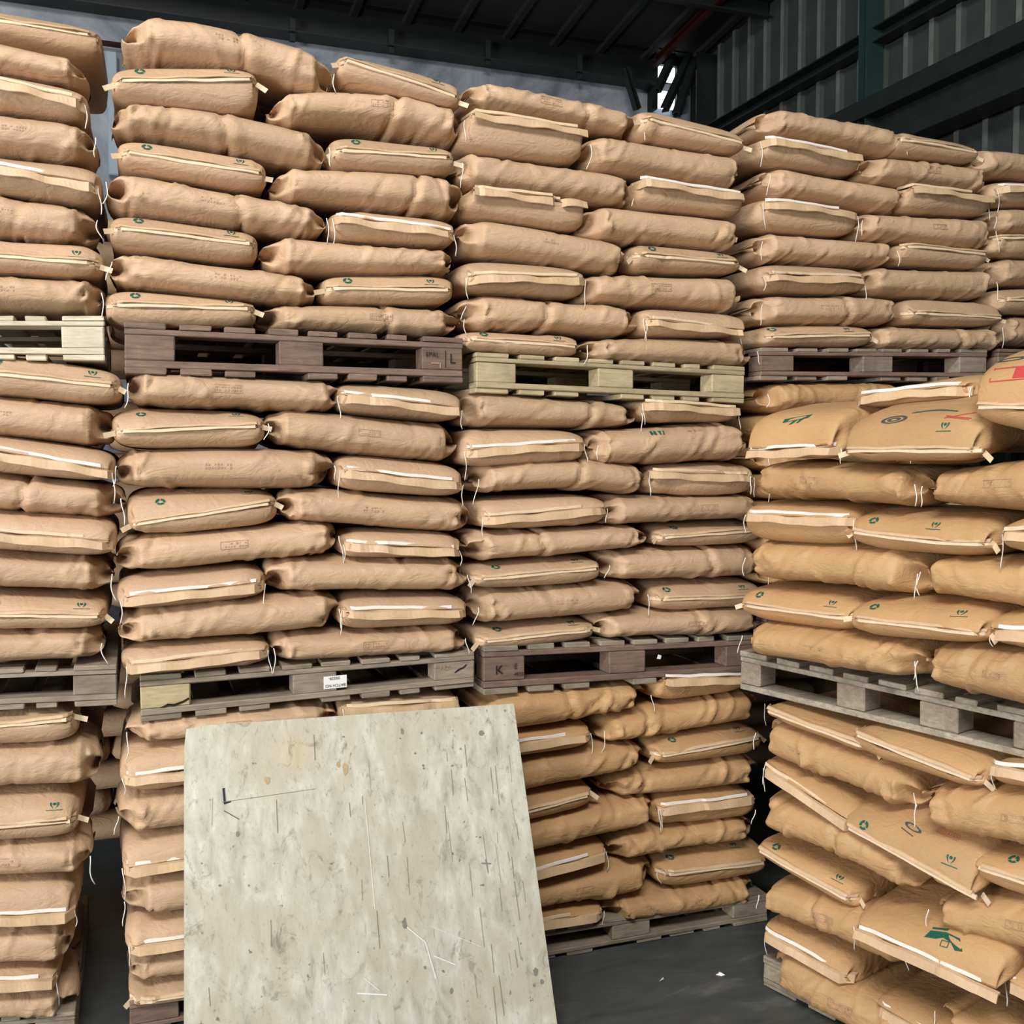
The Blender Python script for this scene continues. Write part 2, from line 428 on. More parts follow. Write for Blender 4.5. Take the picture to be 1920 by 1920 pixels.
    faces = [tuple(f) for f in GF.tolist()]+[tuple(cap0[0].tolist()), tuple(cap1[0].tolist())]
    # orientation
    ctr = V.mean(0); f0 = GF[(NA//2)*NC]
    nrm = np.cross(V[f0[1]]-V[f0[0]], V[f0[2]]-V[f0[0]])
    if np.dot(nrm, V[f0[0]]-ctr) < 0: faces = [f[::-1] for f in faces]
    body = mesh_obj('sack_body', V, faces, mat, root, base, smooth=True)
    bvh = BVHTree.FromPolygons([tuple(p) for p in V.tolist()], faces)
    eyv = Vector(st.ey.tolist())
    def hit(x, z_, o=0.0015):
        p = st.w(np.array(x), np.array(fo-1.0), np.array(z_))
        r = bvh.ray_cast(Vector(p.tolist()), eyv)
        if r[0] is None: return None
        n = r[1]
        if n.dot(eyv) > 0: n = -n
        return np.array(r[0])+np.array(n)*o
    def zz_at(x, f):   # height fraction f on the face at x
        t = (x-X0)/W; t = min(max(t, 0), 1)
        b = ZB0+(ZB1-ZB0)*t; tt = ZT0+(ZT1-ZT0)*t
        return b+(tt-b)*f + hump*(1-(2*t-1)**2)*(1 if kind == 'L' else 0.6)
    def printmark(name, polys, m, fx, fz, sc=1.0, o=0.0016):
        cx = X0+W*fx; cz = zz_at(cx, fz); sl_ = ((ZT1-ZT0)+(ZB1-ZB0))/2/W
        VV, FF = [], []
        r0 = bvh.ray_cast(Vector(st.w(np.array(cx), np.array(fo-1.0), np.array(cz)).tolist()), eyv)
        vs = 1.0 if r0[0] is None else min(1.0, max(0.3, abs(r0[1].dot(eyv))))
        for pg in polys:
            ids = []
            for (px, pz) in pg:
                h = hit(cx+px*sc, cz+pz*sc*vs+sl_*px*sc, o)
                if h is None: ids = None; break
                VV.append(h); ids.append(len(VV)-1)
            if ids: FF.append(tuple(ids))
        if FF:
            return mesh_obj(name, VV, FF, M[m], body, base)
    def thread(p, ln, sway):
        pts = []
        p = np.array(p)
        w1, w2 = rs.uniform(-1, 1), rs.uniform(0, 6)
        for i in range(8):
            t = i/7
            pts.append(p + st.ex*(sway*t*t+0.004*math.sin(t*5+w2)) - st.ey*(0.006+0.01*math.sin(t*3)*(0.5+0.5*w1)) + np.array([0, 0, -ln*t]))
        v, f = tube(pts, 0.0018, 5); mesh_obj('thread_tail', v, f, M['thread'], root, base, smooth=True)
    def strip(name, prof, z_at, m, x0f=0.02, x1f=0.98, nseg=26, wob=0.003, o=0.002):
        """profile [(out, up), ...] swept across the end of the sack, lying on its surface"""
        VV, FF = [], []; last = None; npf = len(prof); w0 = rs.uniform(0, 6)
        rows = 0
        for i in range(nseg+1):
            f = x0f+(x1f-x0f)*i/nseg; x = X0+W*f; zc = z_at(f)
            h = hit(x, zc, o)
            if h is None:
                if last is None: continue
                h = last + st.ex*(W*(x1f-x0f)/nseg)
            last = h
            hy = float(np.dot(h-st.o, st.ey))
            for (ou, upz) in prof:
                k2 = wob*math.sin(f*9+w0+upz*40)+wob*0.5*math.sin(f*23+w0*2)
                VV.append(st.w(np.array(x), np.array(hy-ou*(1+k2*60)), np.array(zc+upz+k2)))
            if rows > 0:
                b0 = (rows-1)*npf; b1 = rows*npf
                for j in range(npf):
                    k = (j+1) % npf; FF.append((b0+j, b0+k, b1+k, b1+j))
            rows += 1
        if rows < 2: return None
        FF.append(tuple(range(npf-1, -1, -1))); FF.append(tuple((rows-1)*npf+j for j in range(npf)))
        mesh_obj(name, VV, FF, M[m], root, base)
        return VV[0:npf], VV[-npf:]
    def tab(x, zc, sx, ang, m='cream', sz=0.03, ln=0.045):
        h = hit(x, zc)
        y0 = fo+0.05 if h is None else float(np.dot(h-st.o, st.ey))-0.004
        v, f = bevbox(0, ln, -0.0012, 0.0012, -sz/2, sz/2, 0)
        v = np.array(v); bend = (v[:, 0]/ln)**2
        ca, sa = math.cos(ang), math.sin(ang)
        lx = v[:, 0]*ca-v[:, 2]*sa; lz = v[:, 0]*sa+v[:, 2]*ca
        P = st.w(x+sx*lx, y0+v[:, 1]-0.015*bend, zc+lz)
        mesh_obj('paper_tab', P, f, M[m], root, base)
    if kind == 'L':
        if opt.get('st', rs.random() < 0.5):
            cells = frame(0, 0, 0.085, 0.024, 0.0022) if rs.random() < 0.45 else []
            for i in range(9):
                for j in range(2):
                    if rs.random() < 0.7: cells += rect(-0.036+i*0.009, -0.005+j*0.010, rs.uniform(0.003, 0.007), rs.uniform(0.003, 0.007), 0, 1)
            printmark('date_stamp', cells, 'stamp', opt.get('sx', rs.uniform(0.42, 0.62)), 0.55, rs.uniform(0.85, 1.15))
        for sd in (0, 1):
            x = X0+W*(0.012 if sd == 0 else 0.988); zc = zz_at(x, 0.5)
            r = rs.random()
            if (sd == 0 and opt.get('tl')) or (sd == 1 and opt.get('tr')) or r < 0.4:
                thread((st.w(np.array(x+(0.006 if sd else -0.006)), np.array(fo+0.02), np.array(zc+0.01))), rs.uniform(0.05, 0.10), (1 if sd else -1)*rs.uniform(0, 0.02))
            elif r < 0.62:
                tab(x-(0.01 if sd else -0.01), zc, (1 if sd else -1), rs.uniform(-0.7, -0.1), 'flap', rs.uniform(0.014, 0.022), rs.uniform(0.022, 0.036))
    elif kind == 'T':
        zf = lambda f: zz_at(X0+W*f, sl+(sr-sl)*f)
        strip('closure_flap', [(0.0, 0.004), (0.016, 0.001), (0.024, -0.026), (0.021, -0.028), (0.011, -0.004), (0.0, -0.003)], zf, 'flap', 0.03, 0.97)
        strip('seal_tape', [(0.000, 0.019), (0.0035, 0.017), (0.0050, 0.008), (0.000, 0.006)], zf, rs.choice(('white_tape', 'white_tape', 'cream')), 0.05, rs.uniform(0.7, 0.97), wob=0.0016)
        for sd in (0, 1):
            if rs.random() < 0.78 or (sd == 0 and opt.get('tl')) or (sd == 1 and opt.get('tr')):
                x = X0+W*(0.03 if sd == 0 else 0.97); h = hit(x, zf(0.03 if sd == 0 else 0.97))
                if h is not None: thread(h-st.ey*0.02-np.array([0, 0, 0.004]), rs.uniform(0.05, 0.115), rs.uniform(-0.006, 0.01))
    else:
        zf = lambda f: zz_at(X0+W*f, sl+(sr-sl)*f)
        strip('seal_tape', [(0.0, 0.007), (0.006, 0.006), (0.009, -0.005), (0.004, -0.007), (0.0, -0.006)], zf, 'cream', 0.01, 0.99, wob=0.0014)
        strip('closure_flap', [(0.0, 0.016), (0.005, 0.014), (0.011, 0.007), (0.008, 0.0055), (0.0, 0.006)], zf, 'flap', 0.04, 0.96, wob=0.002)
        for sd in (0, 1):
            if rs.random() < 0.6 or opt.get('ear') == sd:
                x = X0+W*(0.03 if sd == 0 else 0.97)
                tab(x, zf(0.03 if sd == 0 else 0.97)-0.004, (1 if sd else -1), rs.uniform(-0.8, -0.2), 'cream', 0.018, rs.uniform(0.025, 0.045))
        if not opt.get('plain'):
            printmark('recycling_mark', ring(0, 0, 0.017), 'green', opt.get('rx', 0.19), opt.get('rz', min(0.80, max(sl, sr)+0.28)))
            printmark('globe_mark', globe(0, 0, 0.013), 'green', opt.get('gx', 0.80), opt.get('gz', min(0.82, max(sl, sr)+0.28)))
            if rs.random() < 0.5:
                printmark('small_print', rect(-0.01, 0, 0.05, 0.004), 'stamp', 0.16, 0.10)
        if opt.get('red'):
            cells = frame(0, 0, 0.075, 0.02, 0.003)
            for i in range(7): cells += rect(-0.029+i*0.0097, 0, 0.005, 0.010, 0, 1)
            printmark('red_stamp', cells, 'red_soft', opt.get('redx', 0.17), 0.93)
            printmark('small_print', rect(0, 0, 0.06, 0.004), 'stamp', 0.52, 0.9)
    for cm in opt.get('marks', []):
        printmark(*cm)
    return root

# ------------------------------------------------------------------ pallets
def make_pallet(st, quad, mats, label, depth=1.0, blocks=None, name='pallet', boards=None, y0=0.02, key=''):
    xl, tl, bl, xr, tr, br = quad
    X0, ZT0 = st.face(xl, tl, y0); _, ZB0 = st.face(xl, bl, y0)
    X1, ZT1 = st.face(xr, tr, y0); _, ZB1 = st.face(xr, br, y0)
    if label.find('floor') >= 0: ZB0 = ZB1 = 0.002; ZT0 = max(ZT0, 0.12); ZT1 = max(ZT1, 0.12)
    W = X1-X0
    base = st.w(np.array(X0+W/2), np.array(y0+depth/2), np.array(min(ZB0, ZB1)))
    root = empty('pallet', base, label, 'pallet', None)
    rs = random.Random(int(xl*7+tl*3)+1)
    def part(nm, x0, x1, ya, yb, f0, f1, m, b=0.003):
        v, f = bevbox(x0, x1, ya, yb, f0, f1, 0, None)
        v, f = bevbox(x0, x1, ya, yb, f0*0.165, f1*0.165, b, rs)
        v = np.array(v); t = (v[:, 0]-X0)/W
        zb = ZB0+(ZB1-ZB0)*t; zt = ZT0+(ZT1-ZT0)*t
        P = st.w(v[:, 0], v[:, 1]+y0, zb+(zt-zb)*v[:, 2]/0.165)
        return mesh_obj(nm, P, f, m, root, base)
    dm, sm, bmats = mats
    bx = boards or [(0, .135), (.18, .285), (.33, .435), (.48, .585), (.62, .725), (.765, .87), (.91, .985), (1.045, 1.2)]
    sc = W/1.2
    for (a, b) in bx:
        j = rs.uniform(-0.006, 0.006)
        part('deck_board', X0+(a*sc), X0+(b*sc), j, depth+j, 0.885, 1.0, dm)
        if (a, b) != bx[3] and key != 'EM':
            part('bottom_board', X0+a*sc, X0+b*sc, j+0.004, depth+j, 0.0, 0.13, dm)
    for yk in (0, depth/2-0.05, depth-0.1):
        part('stringer_board', X0, X1, yk, yk+0.1, 0.765, 0.882, sm)
        part('stringer_board', X0+0.001, X1-0.001, yk, yk+0.1, 0.133, 0.27, sm)
    bl_ = blocks or [(0, 0.165), (0.515, 0.675), (1.04, 1.2)]
    k = 0
    for yk in (0.002, depth/2-0.05, depth-0.1):
        for i, (a, b) in enumerate(bl_):
            o = part('block', X0+a*sc+0.001, X0+b*sc-0.001, yk, yk+0.096, 0.273, 0.762, bmats[i % len(bmats)] if yk < 0.01 else bmats[0], 0.004)
    return root, (X0, X1, ZT0, ZB0, ZT1, ZB1, W, base)

def pallet_mark(root, info, st, polys, m, fx, fz, name='stencil_mark', sc=1.0, y0=0.02):
    X0, X1, ZT0, ZB0, ZT1, ZB1, W, base = info
    cx = X0+W*fx; t = fx; zb = ZB0+(ZB1-ZB0)*t; zt = ZT0+(ZT1-ZT0)*t; cz = zb+(zt-zb)*fz; sl = (ZB1-ZB0)/W
    VV, FF = [], []
    for pg in polys:
        ids = []
        for (a, b) in pg:
            VV.append(st.w(np.array(cx+a*sc), np.array(y0+(-0.0015 if name != 'white_sticker' else -0.0008)), np.array(cz+b*sc+sl*a*sc))); ids.append(len(VV)-1)
        FF.append(tuple(ids))
    return mesh_obj(name, VV, FF, M[m], root, base)
def text_on(root, info, st, txt, m, fx, fz, size, rot=0.0, name='lettering', y=-0.003, parent=None, y0=0.02):
    X0, X1, ZT0, ZB0, ZT1, ZB1, W, base = info
    cu = bpy.data.curves.new(name, 'FONT'); cu.body = txt; cu.size = size; cu.align_x = 'CENTER'; cu.align_y = 'CENTER'
    to = bpy.data.objects.new('tmp', cu); COL.objects.link(to)
    bpy.context.view_layer.update()
    me = bpy.data.meshes.new_from_object(to.evaluated_get(bpy.context.evaluated_depsgraph_get()))
    V = np.array([v.co[:] for v in me.vertices]); Fc = [tuple(p.vertices) for p in me.polygons]
    bpy.data.objects.remove(to)
    ca, sa = math.cos(rot), math.sin(rot)
    lx = V[:, 0]*ca-V[:, 1]*sa; lz = V[:, 0]*sa+V[:, 1]*ca
    t = fx; zb = ZB0+(ZB1-ZB0)*t; zt = ZT0+(ZT1-ZT0)*t; sl = (ZB1-ZB0)/W
    P = st.w(X0+W*fx+lx, np.full(len(lx), y0+y), zb+(zt-zb)*fz+lz+sl*lx)
    return mesh_obj(name, P, Fc, M[m], parent or root, base)

# ------------------------------------------------------------------ building shell
def slab(name, x0, x1, y0, y1, z0, z1, m, kind='structure'):
    v, f = bevbox(x0, x1, y0, y1, z0, z1, 0)
    o = mesh_obj(name, v, f, m); o['kind'] = kind; return o
slab('floor', -9, 5.7, -10, 6.2, -0.1, 0, M['floor'])
slab('wall_back', -9, 5.75, 6.0, 6.2, 0, 6.25, M['wallw'])
def corrugated(name, P, D1, L, U, H, dep, pitch, rib, m, nrm, rib_top=None):
    """ribbed sheet: P origin, D1 run direction, U up direction, nrm rib direction"""
    P, D1, U, nrm = map(lambda q: np.array(q, float), (P, D1, U, nrm))
    prof = []; s = 0
    while s < L:
        prof += [(s, 0), (s+pitch-rib*1.6, 0), (s+pitch-rib*1.3, dep), (s+pitch-rib*0.3, dep)]; s += pitch
    V = []; Fc = []
    for (a, b) in prof:
        V.append(P+D1*a+nrm*b); V.append(P+D1*a+nrm*b+U*H)
    for i in range(len(prof)-1): Fc.append((2*i, 2*i+2, 2*i+3, 2*i+1))
    n = len(V)
    V += [v-nrm*0.03 for v in V]
    for i in range(len(prof)-1): Fc.append((n+2*i+1, n+2*i+3, n+2*i+2, n+2*i))
    o = mesh_obj(name, V, Fc, m); o['kind'] = 'structure'
    if rib_top:
        o.data.materials.append(rib_top)
        for i in range(len(prof)-1):
            if i % 4 == 2: o.data.polygons[i].material_index = 1
    return o
corrugated('wall_right', (5.6, 6.0, 0), (0, -1, 0), 12, (0, 0, 1), 7.6, 0.035, 0.27, 0.05, M['sheet'], (-1, 0, 0), M['rib_top'])
RS = 0.11
def roofz(y): return 6.12+RS*(6.0-y)
corrugated('ceiling', (-9, 6.05, roofz(6.05)), (1, 0, 0), 14.8, (0, -1, RS), 15.5, 0.03, 0.5, 0.06, M['roof'], (0, 0, -1))
# steelwork: purlins, eave beam, girts, columns
def beam(name, p, q, w, h, m, label, cat, group=None):
    p, q = np.array(p, float), np.array(q, float); d = q-p; L = np.linalg.norm(d); d /= L
    up = np.array([0, 0, 1.0]) if abs(d[2]) < 0.95 else np.array([0, 1.0, 0])
    s = np.cross(d, up); s /= np.linalg.norm(s); u = np.cross(s, d)
    prof = [(-w/2, -h/2), (w/2, -h/2), (w/2, -h/2+0.012), (-w/2+0.014, -h/2+0.012), (-w/2+0.014, h/2-0.012), (w/2, h/2-0.012), (w/2, h/2), (-w/2, h/2)]
    V = [p+s*a+u*b for a, b in prof]+[q+s*a+u*b for a, b in prof]; n = len(prof)
    Fc = [(i, (i+1) % n, n+(i+1) % n, n+i) for i in range(n)]+[tuple(range(n-1, -1, -1)), tuple(range(n, 2*n))]
    base = (p+q)/2; base[2] = min(p[2], q[2])
    o = mesh_obj(name, V, Fc, m, None, base); o.location = base.tolist()
    tag(o, label, cat, group); return o
for i, y in enumerate((4.6, 3.2)):
    beam('roof_purlin', (-9, y, roofz(y)-0.12), (5.55, y, roofz(y)-0.12), 0.07, 0.16, M['steel'], ('dark roof purlin nearest the whitewashed back wall', 'dark roof purlin second from the back wall')[i], 'beam', 'roof purlins')
beam('eave_beam', (-9, 5.85, 5.98), (5.5, 5.85, 5.98), 0.22, 0.34, M['steel'], 'thick dark beam along the top of the whitewashed wall', 'beam')
beam('roof_rafter', (5.0, 5.8, roofz(5.8)-0.12), (5.0, -2, roofz(-2)-0.12), 0.06, 0.08, M['redsteel'], 'dull red roof rafter above the far corner', 'beam')
P = unproj(1750, 8, np.array([5.5, 0, 0]), np.array([1.0, 0, 0]))
beam('wall_girt', (5.5, 5.9, P[2]), (5.5, -3, P[2]), 0.12, 0.12, M['steel'], 'narrow dark horizontal beam high on the ribbed right wall', 'beam')
P2 = unproj(1900, 140, np.array([5.5, 0, 0]), np.array([1.0, 0, 0]))
b2 = empty('crane_beam', (5.4, 1.5, P2[2]-0.2), 'wide dark steel beam low across the ribbed right wall', 'beam')
for nm, z0, z1, x0, x1, m in (('upper_flange', 0.12, 0.26, 5.36, 5.52, 'steel'), ('beam_web', -0.1, 0.12, 5.48, 5.52, 'steel'), ('lower_flange', -0.2, -0.1, 5.30, 5.52, 'steel')):
    v, f = bevbox(x0, x1, -3, 5.9, P2[2]+z0, P2[2]+z1, 0.004)
    mesh_obj(nm, v, f, M[m], b2, (5.4, 1.5, P2[2]-0.2))
for i, (px, wd, m, lb) in enumerate(((1637, 0.16, 'greensteel', 'green-painted steel column halfway along the ribbed right wall'), (1322, 0.22, 'steel', 'dark steel column in the far right corner'))):
    q = unproj(px, 200, np.array([5.5, 0, 0]), np.array([1.0, 0, 0]))
    beam('steel_column', (5.47, q[1], 0), (5.47, q[1], roofz(q[1])-0.05), wd, wd*0.6, M[m], lb, 'column')
# hangers below the eave and braces in the corner
NB = np.array([0, 1.0, 0])
for i, (px, y0, y1) in enumerate(((548, 50, 78), (733, 70, 100), (914, 90, 122), (1086, 115, 148))):
    a = unproj(px, y0-14, np.array([0, 5.8, 0]), NB); b = unproj(px, y1, np.array([0, 5.8, 0]), NB)
    beam('wall_hanger', a, b, 0.05, 0.04, M['steel'], '%s short dark bracket hanging below the eave beam' % ('leftmost', 'second from left', 'third from left', 'rightmost')[i], 'bracket', 'brackets below the eave beam')
for i, (xa, ya, xb, yb) in enumerate(((1172, 128, 1195, 205), (1262, 105, 1232, 170), (1290, 110, 1246, 205), (1303, 112, 1268, 215))):
    a = unproj(xa, ya, np.array([0, 5.7, 0]), NB); b = unproj(xb, yb, np.array([0, 5.7-0.22*i, 0]), NB)
    beam('corner_brace', a, b, 0.07, 0.06, M['steel'], '%s dark diagonal brace before the bright corner gap' % ('leftmost', 'second from left', 'third from left', 'rightmost')[i], 'brace', 'braces in the far corner')
p = unproj(1226, 122, np.array([0, 5.93, 0]), NB); q = unproj(1268, 205, np.array([0, 5.93, 0]), NB)
v, f = bevbox(p[0], q[0], 5.93, 5.97, q[2], p[2], 0); wo = mesh_obj('window_1', v, f, M['sky']); wo['kind'] = 'structure'
fr, ff = [], []
for (x0, x1, z0, z1) in ((p[0]-.04, p[0]+.02, q[2]-.04, p[2]+.04), (q[0]-.02, q[0]+.04, q[2]-.04, p[2]+.04), (p[0], q[0], p[2]-.0, p[2]+.05), (p[0], q[0], (p[2]+q[2])/2-.02, (p[2]+q[2])/2+.03)):
    v, f = bevbox(x0, x1, 5.88, 5.99, z0, z1, 0); n = len(fr); fr += v; ff += [tuple(n+i for i in g) for g in f]
fo_ = mesh_obj('window_frame', fr, ff, M['steel'], wo)
# red beam and pale post seen through the gap between the first two stacks
p = unproj(150, 73, np.array([0, 5.9, 0]), NB); q = unproj(262, 92, np.array([0, 5.9, 0]), NB)
v, f = bevbox(p[0], q[0], 5.85, 5.95, q[2], p[2], 0.01); tag(mesh_obj('wall_beam', v, f, M['redsteel']), 'dark red beam glimpsed between the two leftmost upper stacks', 'beam')
p = unproj(199, 95, np.array([0, 5.9, 0]), NB); q = unproj(224, 330, np.array([0, 5.9, 0]), NB)
v, f = bevbox(p[0], q[0], 5.88, 5.98, q[2], p[2], 0.01); tag(mesh_obj('wall_post', v, f, M['bluewhite']), 'pale blue post behind the gap under the red beam', 'post')

# ------------------------------------------------------------------ pallets in place
PAL = {}
def pal(key, st, quad, mats, label, **kw):
    PAL[key] = make_pallet(st, quad, mats, label, key=key, **kw)
    return PAL[key]
pal('AT', WALLF, (-470, 592, 668, 195, 592, 676), (M['w_pale'], M['w_pale'], [M['w_pale']]), 'pale clean wooden pallet under the leftmost upper sack stack')
pal('BT', WALLF, (232, 603, 700, 868, 634, 718), (M['w_dark'], M['w_dark'], [M['w_dark']]), 'dark brown stained pallet under the second upper sack stack')
pal('CT', WALLF, (893, 660, 736, 1397, 688, 756), (M['w_yellow'], M['w_yellow'], [M['w_yellow']]), 'pale yellow pallet under the third upper sack stack')
pal('DT', WALLF, (1427, 652, 712, 1852, 655, 715), (M['w_grey'], M['w_dark'], [M['w_dark'], M['w_grey'], M['w_grey']]), 'grey-brown pallet under the fourth upper sack stack')
pal('FT', WALLF, (1872, 654, 712, 2330, 662, 706), (M['w_dark'], M['w_dark'], [M['w_dark']]), 'dark pallet under the stack at the right picture edge')
pal('AM', WALLF, (-470, 1272, 1352, 219, 1246, 1322), (M['w_grey'], M['w_grey'], [M['w_grey']]), 'grey pallet halfway down at the left picture edge')
r_, inf = pal('BM', WALLF, (262, 1268, 1355, 890, 1222, 1288), (M['w_grey'], M['w_grey'], [M['w_split'], M['w_grey'], M['w_grey']]), 'grey-brown pallet with white sticker on its middle block')
pallet_mark(r_, inf, WALLF, rect(0, 0, 0.085, 0.046, 0, 1), 'label', 0.556, 0.50, 'white_sticker')
text_on(r_, inf, WALLF, 'BATCH NO', 'blackink', 0.556, 0.42, 0.0145, math.pi)
text_on(r_, inf, WALLF, '05529-', 'blackink', 0.552, 0.60, 0.0145, math.pi)
pallet_mark(r_, inf, WALLF, [[(-0.02, -0.01), (0.0, 0.002), (0.015, 0.006), (0.028, 0.018), (0.026, 0.021), (0.012, 0.010), (-0.004, 0.006), (-0.022, -0.007)]], 'blackink', 0.95, 0.52)
text_on(r_, inf, WALLF, 'PRZ', 'stamp', 0.90, 0.62, 0.022)
pallet_mark(r_, inf, WALLF, [[(-.05, -.012), (-.03, -.006), (-.02, .0), (0, -.004), (.03, .004), (.05, .014), (.052, .008), (.03, -.003), (.0, -.012), (-.02, -.008), (-.03, -.013)]], 'void', 0.09, 0.36, 'crack')
r_, inf = PAL['BT']
text_on(r_, inf, WALLF, 'L', 'void', 0.965, 0.52, 0.05)
text_on(r_, inf, WALLF, 'EPAL', 'void', 0.90, 0.60, 0.024)
pallet_mark(r_, inf, WALLF, rect(0, 0, 0.003, 0.062, 0, 1), 'void', 0.942, 0.52)
pallet_mark(r_, inf, WALLF, rect(0.01, 0, 0.03, 0.004, 0, 1)+rect(0.03, -0.008, 0.004, 0.022, 0, 1), 'stamp', 0.90, 0.42)
r_, inf = pal('CM', WALLF, (907, 1212, 1304, 1425, 1190, 1268), (M['w_grey'], M['w_dark'], [M['w_dark']]), 'dark grey-brown pallet right of the pallet with the sticker')
text_on(r_, inf, WALLF, 'K', 'void', 0.05, 0.5, 0.05); text_on(r_, inf, WALLF, 'E', 'void', 0.105, 0.56, 0.03); text_on(r_, inf, WALLF, '4830', 'void', 0.115, 0.40, 0.02)
pallet_mark(r_, inf, WALLF, [[(-.01, -.008), (.008, -.01), (.012, .004), (-.004, .01)]], 'label', 0.61, 0.6, 'paper_scrap')
pal('CB', WALLF, (905, 1762, 1850, 1440, 1697, 1755), (M['w_grey'], M['w_grey'], [M['w_grey']]), 'dull wooden pallet on the floor right of the plywood board')
pal('BB', WALLF, (242, 1892, 1990, 868, 1800, 1888), (M['w_dark'], M['w_dark'], [M['w_dark']]), 'dark grey floor pallet left of and behind the plywood board')
pal('AB', WALLF, (-480, 1950, 2040, 142, 1913, 2000), (M['w_grey'], M['w_grey'], [M['w_grey']]), 'grey floor pallet under the bottom left sack stack')
EB_ = [(0, 0.09), (0.47, 0.59), (0.80, 0.94), (1.2, 1.3)]
ebd = [(0, .11), (.14, .26), (.29, .41), (.44, .56), (.60, .72), (.78, .9), (.96, 1.08), (1.12, 1.3)]
ebk = [(0.0, 0.1), (.45, .57), (.78, .92), (1.1, 1.2)]
pal('EM', ESTK, (1388, 1220, 1303, 1960, 1340, 1445), (M['w_weather'], M['w_weather'], [M['w_grey']]), 'weathered grey pallet under the right-hand sack stack', blocks=ebk, y0=0.07)
pal('EB', ESTK, (1430, 1830, 1892, 2150, 2230, 2400), (M['w_grey'], M['w_grey'], [M['w_grey']]), 'grey floor pallet under the bottom right slumped sack stack', blocks=ebk)

